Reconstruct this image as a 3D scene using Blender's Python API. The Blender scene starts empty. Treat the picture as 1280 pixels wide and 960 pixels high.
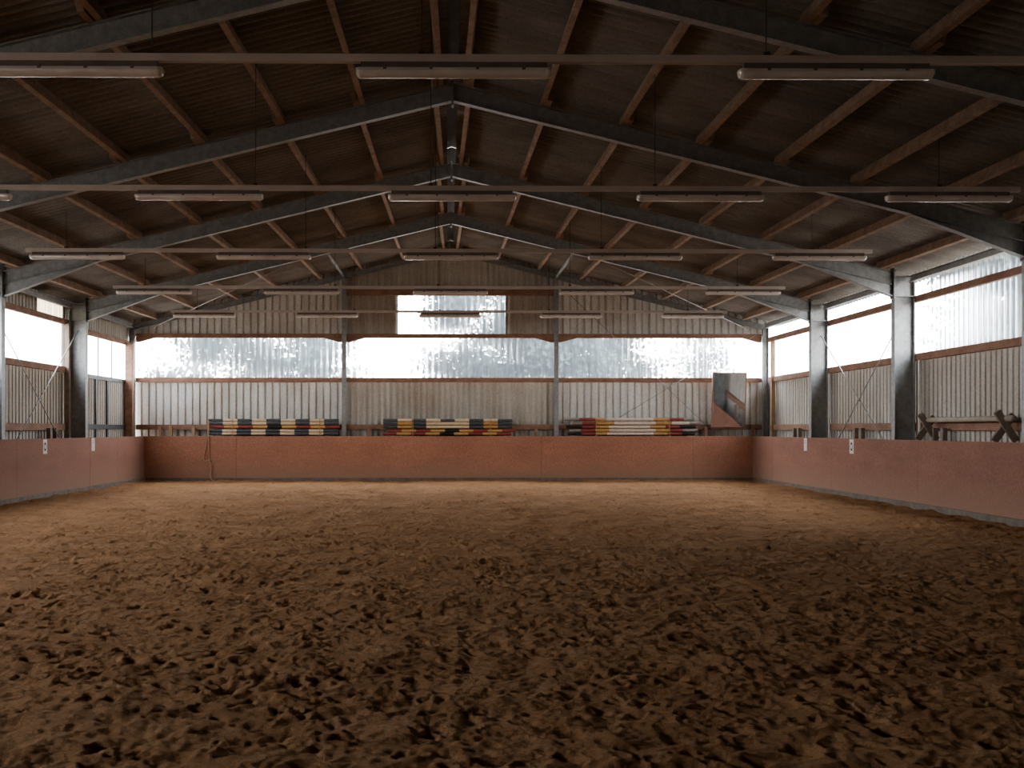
import bpy, math, random
import numpy as np
from mathutils import Vector
random.seed(7)
COL = bpy.context.scene.collection
PI = math.pi

# ----------------------------------------------------------------- layout of the hall (metres)
BAY = 5.5
FR = [1.356 * BAY, 2.356 * BAY, 3.356 * BAY, 4.356 * BAY, 5.356 * BAY, 6.356 * BAY]   # frame positions along the hall
RX = 0.08                      # ridge
SL = 0.244                     # roof slope
XL, XR = -9.93, 10.02          # inner column flanges
WL, WR = -10.56, 10.64         # side wall sheets
YE = 35.45                     # end wall sheet
def raf_top(x): return 7.68 - SL * abs(x - RX)
def roof_z(x): return 7.90 - SL * abs(x - RX)

# ----------------------------------------------------------------- materials
def newmat(name):
    m = bpy.data.materials.new(name); m.use_nodes = True
    nt = m.node_tree
    b = nt.nodes['Principled BSDF']
    return m, nt, b
def N(nt, t, **kw):
    n = nt.nodes.new(t)
    for k, v in kw.items():
        if k in n.inputs.keys(): n.inputs[k].default_value = v
        else: setattr(n, k, v)
    return n
def coords(nt, scale=(1, 1, 1), world=True):
    if world:
        g = nt.nodes.new('ShaderNodeNewGeometry'); out = g.outputs['Position']
    else:
        g = nt.nodes.new('ShaderNodeTexCoord'); out = g.outputs['Object']
    mp = nt.nodes.new('ShaderNodeMapping'); mp.inputs['Scale'].default_value = scale
    nt.links.new(out, mp.inputs['Vector'])
    return mp.outputs['Vector']
def ramp(nt, fac, stops):
    r = nt.nodes.new('ShaderNodeValToRGB')
    el = r.color_ramp.elements
    while len(el) < len(stops): el.new(0.5)
    for e, (p, c) in zip(el, stops):
        e.position = p; e.color = (*c, 1)
    nt.links.new(fac, r.inputs['Fac'])
    return r.outputs['Color']
def noise(nt, vec, scale, detail=4, rough=0.55, dist=0.0):
    n = N(nt, 'ShaderNodeTexNoise', Scale=scale, Detail=detail, Roughness=rough, Distortion=dist)
    nt.links.new(vec, n.inputs['Vector'])
    return n.outputs['Fac']
def mixc(nt, fac, a, b, mode='MIX'):
    m = nt.nodes.new('ShaderNodeMix'); m.data_type = 'RGBA'; m.blend_type = mode
    for s, v in ((m.inputs[0], fac), (m.inputs[6], a), (m.inputs[7], b)):
        if hasattr(v, 'is_linked'): nt.links.new(v, s)
        elif isinstance(v, (int, float)): s.default_value = v
        else: s.default_value = (*v, 1)
    return m.outputs[2]
def bump(nt, b, h, strength=0.3, dist=0.01):
    bp = N(nt, 'ShaderNodeBump', Strength=strength, Distance=dist)
    nt.links.new(h, bp.inputs['Height']); nt.links.new(bp.outputs['Normal'], b.inputs['Normal'])

def mottled(name, c1, c2, scale=3, stretch=(1, 1, 1), rough=0.7, metal=0.0, bs=0.0, spec=0.3, world=True, fine=None):
    m, nt, b = newmat(name)
    v = coords(nt, stretch, world)
    f = noise(nt, v, scale, 6, 0.6)
    col = ramp(nt, f, [(0.32, c1), (0.68, c2)])
    if fine:
        f2 = noise(nt, v, fine[0], 3)
        col = mixc(nt, fine[1], col, ramp(nt, f2, [(0.35, (0.25, 0.25, 0.25)), (0.65, (1, 1, 1))]), 'MULTIPLY')
    nt.links.new(col, b.inputs['Base Color'])
    b.inputs['Roughness'].default_value = rough
    b.inputs['Metallic'].default_value = metal
    b.inputs['Specular IOR Level'].default_value = spec
    if bs: bump(nt, b, f, bs)
    return m

M = {}
M['timber'] = mottled('timber_brown', (0.27, 0.18, 0.13), (0.43, 0.30, 0.225), 5, (1, 1, 1), 0.75, fine=(40, 0.35))
M['girt'] = mottled('timber_girt', (0.25, 0.14, 0.093), (0.39, 0.235, 0.165), 3, (1, 1, 2), 0.75, fine=(30, 0.3))
M['pale_timber'] = mottled('timber_pale', (0.32, 0.21, 0.13), (0.46, 0.32, 0.2), 5, (1, 1, 1), 0.75)
M['grey_timber'] = mottled('timber_grey', (0.19, 0.145, 0.115), (0.30, 0.235, 0.19), 6, (1, 1, 1), 0.8)
M['old_pole'] = mottled('weathered_pole', (0.36, 0.31, 0.25), (0.50, 0.45, 0.37), 7, (1, 1, 1), 0.8)
M['steel'] = mottled('galvanised_steel', (0.24, 0.235, 0.225), (0.36, 0.35, 0.335), 9, (1, 1, 1), 0.5, 0.2, spec=0.4, fine=(60, 0.25))
M['dark_steel'] = mottled('dark_steel', (0.06, 0.06, 0.06), (0.12, 0.12, 0.12), 9, (1, 1, 1), 0.5, 0.4)
M['rod'] = mottled('rod_steel', (0.30, 0.28, 0.26), (0.42, 0.39, 0.36), 9, (1, 1, 1), 0.45, 0.3)
M['rail'] = mottled('painted_rail', (0.46, 0.38, 0.33), (0.58, 0.49, 0.43), 2, (1, 1, 1), 0.5, 0.0)
M['housing'] = mottled('lamp_housing', (0.16, 0.12, 0.10), (0.22, 0.17, 0.14), 5, (1, 1, 1), 0.5)
M['clip'] = mottled('lamp_clip', (0.04, 0.03, 0.03), (0.07, 0.06, 0.05), 5, (1, 1, 1), 0.5)
M['diffuser'] = mottled('lamp_cover', (0.56, 0.48, 0.42), (0.68, 0.60, 0.54), 4, (1, 1, 1), 0.18, spec=0.7)
M['cap'] = mottled('lamp_end', (0.55, 0.48, 0.42), (0.72, 0.66, 0.6), 20, (1, 1, 1), 0.15, spec=0.8)
M['wire'] = mottled('hanger_wire', (0.05, 0.045, 0.04), (0.08, 0.07, 0.06), 5)
M['rope'] = mottled('tan_rope', (0.36, 0.23, 0.14), (0.50, 0.34, 0.22), 30)
M['sign'] = mottled('white_sign', (0.62, 0.56, 0.52), (0.75, 0.70, 0.66), 6, rough=0.5)
M['mark'] = mottled('sign_mark', (0.03, 0.025, 0.02), (0.05, 0.04, 0.035), 6, rough=0.5)
M['p_dark'] = mottled('paint_slate', (0.06, 0.064, 0.068), (0.105, 0.11, 0.115), 9, rough=0.6)
M['p_cream'] = mottled('paint_cream', (0.56, 0.43, 0.28), (0.70, 0.57, 0.40), 9, rough=0.6)
M['p_red'] = mottled('paint_red', (0.22, 0.05, 0.045), (0.30, 0.085, 0.07), 9, rough=0.6)
M['p_yellow'] = mottled('paint_yellow', (0.45, 0.26, 0.095), (0.56, 0.35, 0.15), 9, rough=0.6)
M['p_white'] = mottled('paint_white', (0.60, 0.49, 0.40), (0.74, 0.63, 0.54), 9, rough=0.6)
M['p_grey'] = mottled('paint_grey', (0.20, 0.18, 0.16), (0.32, 0.29, 0.26), 9, rough=0.6)
M['p_black'] = mottled('paint_black', (0.018, 0.016, 0.015), (0.03, 0.028, 0.026), 9, rough=0.6)
M['concrete'] = mottled('grey_base', (0.15, 0.12, 0.098), (0.24, 0.195, 0.162), 5, fine=(40, 0.3))
M['foliage'] = mottled('tree_leaf', (0.02, 0.028, 0.028), (0.055, 0.07, 0.062), 2, rough=0.8)
M['bark'] = mottled('tree_bark', (0.04, 0.035, 0.03), (0.09, 0.08, 0.07), 4, rough=0.9)
M['grass'] = mottled('outside_gravel', (0.20, 0.18, 0.155), (0.29, 0.265, 0.23), 0.7, rough=0.9)

# corrugated sheets: dirty off-white, streaks running along the ribs
def sheet_mat(name, c_lo, c_hi, axis, dirt=(0.5, 0.43, 0.36), amt=0.6):
    m, nt, b = newmat(name)
    st = {'z': (2.2, 2.2, 0.22), 'x': (0.25, 0.6, 0.25)}[axis]
    v = coords(nt, st)
    f = noise(nt, v, 1.6, 6, 0.65)
    col = ramp(nt, f, [(0.3, c_lo), (0.7, c_hi)])
    v2 = coords(nt, (1, 1, 1))
    f2 = noise(nt, v2, 0.45, 5, 0.6)
    col = mixc(nt, amt, col, ramp(nt, f2, [(0.35, dirt), (0.62, (1, 1, 1))]), 'MULTIPLY')
    f3 = noise(nt, v2, 22, 3, 0.6)
    col = mixc(nt, 0.35, col, ramp(nt, f3, [(0.35, (0.55, 0.5, 0.45)), (0.6, (1, 1, 1))]), 'MULTIPLY')
    nt.links.new(col, b.inputs['Base Color'])
    b.inputs['Roughness'].default_value = 0.75
    b.inputs['Specular IOR Level'].default_value = 0.2
    return m
M['sheet_light'] = sheet_mat('sheet_light', (0.62, 0.60, 0.56), (0.80, 0.79, 0.76), 'z', (0.72, 0.66, 0.58), 0.7)
M['sheet_mid'] = sheet_mat('sheet_mid', (0.44, 0.41, 0.36), (0.60, 0.56, 0.50), 'z', (0.72, 0.66, 0.58), 0.7)
M['sheet_side'] = sheet_mat('sheet_side', (0.52, 0.49, 0.44), (0.64, 0.61, 0.56), 'z', (0.75, 0.68, 0.6), 0.6)
M['sheet_roof'] = sheet_mat('sheet_roof', (0.225, 0.205, 0.185), (0.37, 0.345, 0.315), 'x', (0.62, 0.58, 0.54), 0.6)

def translucent_mat(name, clear=0.5, lo=(0.50, 0.57, 0.64), hi=(0.93, 0.97, 1.0)):
    m, nt, b = newmat(name)
    nt.nodes.remove(b)
    out = nt.nodes['Material Output']
    v = coords(nt, (3.5, 3.5, 0.16))
    f = noise(nt, v, 1.6, 6, 0.65)
    tr = nt.nodes.new('ShaderNodeBsdfTransparent')
    tl = nt.nodes.new('ShaderNodeBsdfTranslucent'); tl.inputs['Color'].default_value = (0.78, 0.86, 0.95, 1)
    rf = nt.nodes.new('ShaderNodeBsdfRefraction'); rf.inputs['IOR'].default_value = 1.18; rf.inputs['Roughness'].default_value = 0.3
    col = ramp(nt, f, [(0.28, lo), (0.60, hi)])
    nt.links.new(col, tr.inputs['Color']); nt.links.new(col, rf.inputs['Color'])
    m1 = nt.nodes.new('ShaderNodeMixShader'); m1.inputs[0].default_value = 0.9
    nt.links.new(tl.outputs[0], m1.inputs[1]); nt.links.new(rf.outputs[0], m1.inputs[2])
    m2 = nt.nodes.new('ShaderNodeMixShader'); m2.inputs[0].default_value = clear
    nt.links.new(m1.outputs[0], m2.inputs[1]); nt.links.new(tr.outputs[0], m2.inputs[2])
    nt.links.new(m2.outputs[0], out.inputs['Surface'])
    return m
M['clear_sheet'] = translucent_mat('translucent_sheet', 0.66)
M['dim_sheet'] = translucent_mat('dirty_translucent_sheet', 0.5, (0.02, 0.017, 0.01), (0.14, 0.12, 0.075))

def kick_mat(name, c1, c2):
    m, nt, b = newmat(name)
    g = nt.nodes.new('ShaderNodeNewGeometry')
    sep = nt.nodes.new('ShaderNodeSeparateXYZ'); nt.links.new(g.outputs['Position'], sep.inputs[0])
    v = coords(nt, (1, 1, 1))
    f = noise(nt, v, 26, 4, 0.7)
    col = ramp(nt, f, [(0.3, c1), (0.7, c2)])
    f2 = noise(nt, coords(nt, (0.5, 0.5, 1.4)), 1.4, 4)
    col = mixc(nt, 0.5, col, ramp(nt, f2, [(0.3, (0.62, 0.6, 0.6)), (0.7, (1, 1, 1))]), 'MULTIPLY')
    ad = N(nt, 'ShaderNodeMath', operation='MULTIPLY_ADD'); ad.inputs[1].default_value = 0.5
    nt.links.new(f2, ad.inputs[0]); nt.links.new(sep.outputs['Z'], ad.inputs[2])
    mr = N(nt, 'ShaderNodeMapRange'); mr.inputs[1].default_value = 0.25; mr.inputs[2].default_value = 1.05
    mr.inputs[3].default_value = 0.75; mr.inputs[4].default_value = 0.0
    nt.links.new(ad.outputs[0], mr.inputs[0])
    col = mixc(nt, mr.outputs[0], col, (0.33, 0.215, 0.15))
    nt.links.new(col, b.inputs['Base Color'])
    b.inputs['Roughness'].default_value = 0.75; b.inputs['Specular IOR Level'].default_value = 0.2
    return m
M['kick'] = kick_mat('kickboard_brown', (0.24, 0.122, 0.086), (0.37, 0.198, 0.143))
M['kick_end_lit'] = kick_mat('kickboard_end_lit_brown', (0.33, 0.155, 0.097), (0.50, 0.26, 0.172))  # side board brown lightened, painting in stronger light at the end wall

def sand_mat():
    m, nt, b = newmat('riding_sand')
    v = coords(nt)
    f = noise(nt, v, 1.1, 6, 0.65)
    f2 = noise(nt, v, 60, 5, 0.7)
    col = ramp(nt, f, [(0.3, (0.37, 0.198, 0.098)), (0.7, (0.54, 0.312, 0.165))])
    col = mixc(nt, 0.6, col, ramp(nt, f2, [(0.3, (0.55, 0.5, 0.45)), (0.65, (1, 1, 1))]), 'MULTIPLY')
    f4 = noise(nt, coords(nt, (1, 1.6, 1)), 7, 4, 0.65)
    col = mixc(nt, 0.4, col, ramp(nt, f4, [(0.32, (0.62, 0.58, 0.54)), (0.62, (1, 1, 1))]), 'MULTIPLY')
    nt.links.new(col, b.inputs['Base Color'])
    b.inputs['Roughness'].default_value = 0.95; b.inputs['Specular IOR Level'].default_value = 0.08
    f3 = noise(nt, v, 22, 8, 0.8)
    bump(nt, b, f3, 1.0, 0.05)
    return m
M['sand'] = sand_mat()

def mirror_mat():
    m, nt, b = newmat('mirror_glass')
    f = noise(nt, coords(nt), 4, 4)
    nt.links.new(ramp(nt, f, [(0.3, (0.72, 0.74, 0.75)), (0.7, (0.86, 0.87, 0.88))]), b.inputs['Base Color'])
    b.inputs['Metallic'].default_value = 1; b.inputs['Roughness'].default_value = 0.04
    return m
M['mirror'] = mirror_mat()

# ----------------------------------------------------------------- mesh helpers
class MB:
    def __init__(s): s.v = []; s.f = []; s.mi = []
    def add(s, vs, fs, mi=0):
        o = len(s.v); s.v += [tuple(p) for p in vs]
        for f in fs: s.f.append(tuple(o + i for i in f)); s.mi.append(mi)
    def box(s, x0, x1, y0, y1, z0, z1, mi=0):
        vs = [(x, y, z) for z in (z0, z1) for y in (y0, y1) for x in (x0, x1)]
        s.add(vs, [(0, 2, 3, 1), (4, 5, 7, 6), (0, 1, 5, 4), (2, 6, 7, 3), (0, 4, 6, 2), (1, 3, 7, 5)], mi); return s
    def bar(s, a, b, w, h, up=(0, 0, 1), mi=0):
        """rectangular bar from a to b, w wide sideways and h high (centred)"""
        a, b = Vector(a), Vector(b); d = (b - a).normalized()
        side = d.cross(Vector(up)).normalized(); u = side.cross(d)
        vs = []
        for p in (a, b):
            for sx, sz in ((-1, -1), (1, -1), (1, 1), (-1, 1)): vs.append(p + side * sx * w / 2 + u * sz * h / 2)
        s.add(vs, [(3, 2, 1, 0), (4, 5, 6, 7), (0, 1, 5, 4), (1, 2, 6, 5), (2, 3, 7, 6), (3, 0, 4, 7)], mi); return s
    def ibeam(s, a, b, w, h, up=(0, 0, 1), tf=0.016, tw=0.012):
        a, b = Vector(a), Vector(b); d = (b - a).normalized()
        side = d.cross(Vector(up)).normalized(); u = side.cross(d)
        for off in (h / 2 - tf / 2, -h / 2 + tf / 2): s.bar(a + u * off, b + u * off, w, tf, up)
        s.bar(a, b, tw, h - 2 * tf, up); return s
    def tube(s, pts, r, n=8, mi=0, caps=True):
        pts = [Vector(p) for p in pts]; rings = []
        prev = None
        for i, p in enumerate(pts):
            d = (pts[min(i + 1, len(pts) - 1)] - pts[max(i - 1, 0)]).normalized()
            if prev is None:
                ref = Vector((0, 0, 1)) if abs(d.z) < 0.9 else Vector((1, 0, 0))
                sd = d.cross(ref).normalized()
            else:
                sd = (prev - d * prev.dot(d)).normalized()
            prev = sd; u = sd.cross(d)
            rr = r[i] if isinstance(r, (list, tuple)) else r
            rings.append([p + (sd * math.cos(2 * PI * k / n) + u * math.sin(2 * PI * k / n)) * rr for k in range(n)])
        o = len(s.v)
        for rg in rings: s.v += [tuple(q) for q in rg]
        for i in range(len(rings) - 1):
            m = mi[i] if isinstance(mi, (list, tuple)) else mi
            for k in range(n):
                k2 = (k + 1) % n
                s.f.append((o + i * n + k, o + (i + 1) * n + k, o + (i + 1) * n + k2, o + i * n + k2)); s.mi.append(m)
        if caps:
            s.f.append(tuple(o + k for k in range(n))); s.mi.append(mi[0] if isinstance(mi, (list, tuple)) else mi)
            s.f.append(tuple(o + (len(rings) - 1) * n + k for k in reversed(range(n)))); s.mi.append(mi[-1] if isinstance(mi, (list, tuple)) else mi)
        return s
    def prism(s, poly, axis, a, b, mi=0):
        """polygon of (u,v) extruded along axis from a to b"""
        def P(u, v, t): return {'x': (t, u, v), 'y': (u, t, v), 'z': (u, v, t)}[axis]
        n = len(poly)
        vs = [P(u, v, a) for u, v in poly] + [P(u, v, b) for u, v in poly]
        s.add(vs, [tuple(reversed(range(n))), tuple(range(n, 2 * n))] + [(i, (i + 1) % n, n + (i + 1) % n, n + i) for i in range(n)], mi); return s
    def build(s, name, mat, parent=None, smooth=False, bevel=0.0):
        me = bpy.data.meshes.new(name); me.from_pydata(s.v, [], s.f)
        mats = mat if isinstance(mat, (list, tuple)) else [mat]
        for m in mats: me.materials.append(m)
        if len(mats) > 1: me.polygons.foreach_set('material_index', s.mi)
        if smooth: me.polygons.foreach_set('use_smooth', [True] * len(me.polygons))
        me.update()
        o = bpy.data.objects.new(name, me); COL.objects.link(o)
        if parent: o.parent = parent; o.matrix_parent_inverse.identity()
        if bevel:
            bv = o.modifiers.new('edge', 'BEVEL'); bv.width = bevel; bv.segments = 2; bv.limit_method = 'ANGLE'
        return o

def tag(o, label=None, cat=None, group=None, kind=None):
    if label: o['label'] = label
    if cat: o['category'] = cat
    if group: o['group'] = group
    if kind: o['kind'] = kind
    return o
def thing(name, label, cat, loc=(0, 0, 0), group=None):
    o = bpy.data.objects.new(name, None); COL.objects.link(o); o.location = loc; o.empty_display_size = 0.1
    return tag(o, label, cat, group)
def dup(root, loc):
    r = root.copy(); COL.objects.link(r); r.location = loc
    for ch in list(root.children):
        c = ch.copy(); COL.objects.link(c); c.parent = r
        for g in list(ch.children):
            d = g.copy(); COL.objects.link(d); d.parent = c
    return r

def corrugated(name, mat, axis, t0, t1, fixed, zlo, zhi, pitch, amp, kind='trap', seg=8, label=None, cat=None, facing=1):
    """upright corrugated sheet. axis 'x': runs along x at y=fixed; axis 'y': runs along y at x=fixed.
    zlo / zhi: numbers or functions of t."""
    n = max(2, int(round((t1 - t0) / pitch * seg)))
    if kind == 'trap': n = int((t1 - t0) / pitch * 24)
    vs, fs = [], []
    rows = 2
    for i in range(n + 1):
        t = t0 + (t1 - t0) * i / n
        ph = (t / pitch) % 1.0
        if kind == 'sin': h = math.sin(2 * PI * ph)
        else:
            h = float(np.interp(ph, [0, 0.68, 0.74, 0.92, 0.98, 1.0], [1, 1, -1, -1, 1, 1]))
        w = fixed + facing * amp * h
        a = zlo(t) if callable(zlo) else zlo
        b = zhi(t) if callable(zhi) else zhi
        for z in (a, b): vs.append((t, w, z) if axis == 'x' else (w, t, z))
    for i in range(n): fs.append((2 * i, 2 * i + 2, 2 * i + 3, 2 * i + 1))
    m = MB(); m.add(vs, fs)
    o = m.build(name, mat, smooth=(kind == 'sin'))
    return tag(o, label, cat, kind='structure')

ORD = ['first', 'second', 'third', 'fourth', 'fifth', 'sixth', 'seventh', 'eighth']

# ----------------------------------------------------------------- floor of churned sand
def smooth_noise(X, Y, scale, seed):
    G = 512
    ang = np.random.RandomState(seed).rand(G, G) * 2 * np.pi
    gx, gy = np.cos(ang), np.sin(ang)
    x, y = X / scale + 137.3, Y / scale + 71.9
    xi, yi = np.floor(x).astype(int), np.floor(y).astype(int)
    fx, fy = x - xi, y - yi
    u, v = fx * fx * fx * (fx * (fx * 6 - 15) + 10), fy * fy * fy * (fy * (fy * 6 - 15) + 10)
    def d(ix, iy, dx, dy):
        a, b = ix % G, iy % G
        return gx[a, b] * dx + gy[a, b] * dy
    n00 = d(xi, yi, fx, fy); n10 = d(xi + 1, yi, fx - 1, fy)
    n01 = d(xi, yi + 1, fx, fy - 1); n11 = d(xi + 1, yi + 1, fx - 1, fy - 1)
    return (n00 * (1 - u) + n10 * u) * (1 - v) + (n01 * (1 - u) + n11 * u) * v

def make_floor():
    xs = np.linspace(XL + 0.02, XR - 0.02, 1500)
    ys = np.concatenate([np.arange(-5.5, 3.9, 0.25), np.geomspace(4.0, 34.9, 1200)])
    X, Y = np.meshgrid(xs, ys)
    Z = np.zeros_like(X)
    wx = X + 0.10 * smooth_noise(X, Y, 0.5, 91)
    wy = Y + 0.10 * smooth_noise(X, Y, 0.5, 92)
    for sc, am, sd in ((2.6, 0.045, 1), (0.8, 0.038, 2), (0.3, 0.028, 3), (0.15, 0.016, 4), (0.08, 0.008, 5)):
        Z += am * smooth_noise(wx, wy * 1.12, sc, sd)
    rid = 1 - 2 * np.abs(smooth_noise(wx + 3, wy, 0.21, 21)); Z += 0.016 * rid
    rid = 1 - 2 * np.abs(smooth_noise(wx + 9, wy, 0.10, 22)); Z += 0.008 * rid
    Z += 0.011 * smooth_noise(X, Y, 0.055, 31) * (0.5 + smooth_noise(X, Y, 0.7, 32)).clip(0, 1) + 0.007 * smooth_noise(X, Y, 0.035, 33)
    WOB = 1.0 * smooth_noise(X, Y, 0.13, 50) + 0.7 * smooth_noise(X, Y, 0.06, 51)
    rng = np.random.RandomState(11)
    n = 12000
    px = rng.uniform(XL + 0.2, XR - 0.2, n); py = rng.uniform(4.2, 34.6, n)
    for k in range(n):
        r = rng.uniform(0.028, 0.062); dep = r * (rng.uniform(0.22, 0.50) if rng.rand() < 0.8 else rng.uniform(0.5, 0.85))
        el = rng.uniform(1.0, 1.5); th = rng.uniform(0, PI)
        R = r * 3.2
        i0, i1 = np.searchsorted(ys, [py[k] - R, py[k] + R]); j0, j1 = np.searchsorted(xs, [px[k] - R, px[k] + R])
        if i1 <= i0 or j1 <= j0: continue
        dx = X[i0:i1, j0:j1] - px[k]; dy = Y[i0:i1, j0:j1] - py[k]
        a = (dx * math.cos(th) + dy * math.sin(th)) / el; b = -dx * math.sin(th) + dy * math.cos(th)
        q = np.sqrt(a * a + b * b) / r
        q = q * (1 + WOB[i0:i1, j0:j1])
        tilt = 1 + 0.5 * (a / r)
        Z[i0:i1, j0:j1] += -dep * np.exp(-(q ** 3.2)) * np.clip(tilt, 0.4, 1.7) + 0.30 * dep * np.exp(-((q - 1.55) / 0.5) ** 2)
    fade = np.clip((ys - 3.9) / 0.5, 0, 1)[:, None]
    Z *= np.maximum(fade, 0.2)
    edge = np.minimum(np.minimum(X - XL, XR - X), 34.9 - Y)
    Z += 0.05 * np.exp(-np.clip(edge, 0, None) / 0.25)
    ny, nx = X.shape
    co = np.stack([X, Y, Z], -1).reshape(-1, 3).astype(np.float32)
    idx = np.arange(nx * ny).reshape(ny, nx)
    q = np.stack([idx[:-1, :-1], idx[:-1, 1:], idx[1:, 1:], idx[1:, :-1]], -1).reshape(-1, 4)
    me = bpy.data.meshes.new('floor')
    me.vertices.add(len(co)); me.vertices.foreach_set('co', co.ravel())
    me.loops.add(q.size); me.loops.foreach_set('vertex_index', q.ravel().astype(np.int32))
    me.polygons.add(len(q)); me.polygons.foreach_set('loop_start', np.arange(0, q.size, 4, dtype=np.int32))
    me.polygons.foreach_set('loop_total', np.full(len(q), 4, dtype=np.int32))
    me.polygons.foreach_set('use_smooth', np.ones(len(q), dtype=bool))
    me.materials.append(M['sand']); me.update(); me.validate()
    o = bpy.data.objects.new('floor', me); COL.objects.link(o)
    tag(o, 'brown sand riding floor churned up by hoof prints', 'floor', kind='structure')
make_floor()

# ----------------------------------------------------------------- roof
def roof_slope(name, sgn, label):
    p, seg = 0.203, 8
    y0, y1 = -6.0, YE + 0.5
    n = int((y1 - y0) / p * seg)
    ds = [0.10, 2.2, 4.4, 6.6, 8.8, 11.0]
    vs, fs = [], []
    for i in range(n + 1):
        y = y0 + (y1 - y0) * i / n
        h = 0.054 * math.sin(2 * PI * y / p)
        for d in ds: vs.append((RX + sgn * d, y, roof_z(RX + d) + h))
    k = len(ds)
    for i in range(n):
        for j in range(k - 1): fs.append((i * k + j, (i + 1) * k + j, (i + 1) * k + j + 1, i * k + j + 1))
    m = MB(); m.add(vs, fs)
    tag(m.build(name, M['sheet_roof'], smooth=True), label, 'ceiling', kind='structure')
roof_slope('ceiling', -1, 'brown corrugated roof sheeting of the left roof slope')
roof_slope('ceiling', 1, 'brown corrugated roof sheeting of the right roof slope')
# ridge cap in lengths, with two small gaps where daylight shows
caps = [(-6, 20.42), (20.49, 23.72), (23.78, YE + 0.5)]
for i, (a, b) in enumerate(caps):
    m = MB(); zt = roof_z(RX) + 0.05
    m.prism([(RX - 0.45, zt - 0.10), (RX, zt + 0.05), (RX + 0.45, zt - 0.10), (RX + 0.45, zt - 0.08), (RX, zt + 0.07), (RX - 0.45, zt - 0.08)], 'y', a, b)
    tag(m.build('ridge_cap', M['wire']), ['dark ridge cap closing the roof over the near frames',
        'dark ridge cap between the two bright gaps in the ridge', 'dark ridge cap over the far end of the hall'][i], 'ridge cap')

# ----------------------------------------------------------------- end wall
PXL, PXR, CXL, CXR = -3.42, 3.57, -10.37, 10.48
def gable(x): return roof_z(x) + 0.07
SILL0, SILL1 = 3.27, 3.42        # timber under the window band
TOP0, TOP1 = 4.73, 4.87          # timber over the window band
def end_sheet(name, mat, x0, x1, z0, z1, pitch, amp, kind, label, cat='wall'):
    corrugated(name, mat, 'x', x0 - 0.03, x1 + 0.03, YE, z0, z1, pitch, amp, kind, label=label, cat=cat, facing=-1)
end_sheet('wall_back', M['sheet_light'], WL, PXL, -0.3, 3.36, 0.24, 0.028, 'trap', 'pale ribbed sheeting below the window band, left bay of the end wall')
end_sheet('wall_back', M['sheet_mid'], PXL, PXR, -0.3, 3.36, 0.2, 0.03, 'sin', 'greyer corrugated sheeting below the window band, middle bay of the end wall')
end_sheet('wall_back', M['sheet_light'], PXR, WR, -0.3, 3.36, 0.24, 0.028, 'trap', 'pale ribbed sheeting below the window band, right bay of the end wall')
end_sheet('wall_back', M['sheet_light'], WL, PXL, 4.80, gable, 0.24, 0.028, 'trap', 'pale ribbed gable sheeting above the window band on the left')
end_sheet('wall_back', M['sheet_mid'], PXL, -1.68, 4.80, gable, 0.2, 0.03, 'sin', 'grey gable sheeting left of the small upper window')
end_sheet('wall_back', M['sheet_mid'], -1.68, 1.94, 6.14, gable, 0.2, 0.03, 'sin', 'grey gable sheeting above the small upper window')
end_sheet('wall_back', M['sheet_mid'], 1.94, PXR, 4.80, gable, 0.2, 0.03, 'sin', 'grey gable sheeting right of the small upper window')
end_sheet('wall_back', M['sheet_light'], PXR, WR, 4.80, gable, 0.24, 0.028, 'trap', 'pale ribbed gable sheeting above the window band on the right')
end_sheet('window_1', M['clear_sheet'], WL, PXL, 3.36, 4.80, 0.2, 0.02, 'sin', 'translucent sheet window band in the left bay of the end wall', 'window')
end_sheet('window_2', M['clear_sheet'], PXL, PXR, 3.36, 4.80, 0.2, 0.02, 'sin', 'translucent sheet window band in the middle bay of the end wall', 'window')
end_sheet('window_3', M['clear_sheet'], PXR, WR, 3.36, 4.80, 0.2, 0.02, 'sin', 'translucent sheet window band in the right bay behind the mirror', 'window')
end_sheet('window_4', M['clear_sheet'], -1.68, 1.94, 4.80, 6.14, 0.2, 0.02, 'sin', 'small translucent window high in the gable above the middle bay', 'window')

YG0, YG1 = 35.285, 35.385          # girts stand between the sheet and the arena
bays = [(CXL + 0.08, PXL - 0.06, 'left'), (PXL + 0.06, PXR - 0.06, 'middle'), (PXR + 0.06, CXR - 0.08, 'right')]
for x0, x1, nm in bays:
    tag(MB().box(x0, x1, YG0, YG1, SILL0, SILL1).build('timber_girt', M['girt'], bevel=0.006), f'brown timber girt under the window band in the {nm} bay of the end wall', 'timber beam', 'timber girts of the end wall')
    # girt over the window, with a knee block at each end
    poly = [(x0, TOP1), (x0, TOP0 - 0.14), (x0 + 0.12, TOP0 - 0.14), (x0 + 0.62, TOP0), (x1 - 0.62, TOP0), (x1 - 0.12, TOP0 - 0.14), (x1, TOP0 - 0.14), (x1, TOP1)]
    tag(MB().prism(poly, 'y', YG0, YG1).build('timber_girt', M['girt'], bevel=0.006), f'brown timber girt with sloped knee ends over the end window band, {nm} bay', 'timber beam', 'timber girts of the end wall')
    tag(MB().box(x0, x1, YG0, YG1, 1.70, 1.87).build('timber_girt', M['girt'], bevel=0.006), f'low brown timber girt just above the kickboard in the {nm} bay of the end wall', 'timber beam', 'timber girts of the end wall')
tag(MB().box(PXL + 0.06, PXR - 0.06, YG0, YG1, 6.14, 6.34).build('timber_girt', M['girt'], bevel=0.006), 'dark red timber girt in the gable above the small upper window', 'timber beam', 'timber girts of the end wall')
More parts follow.
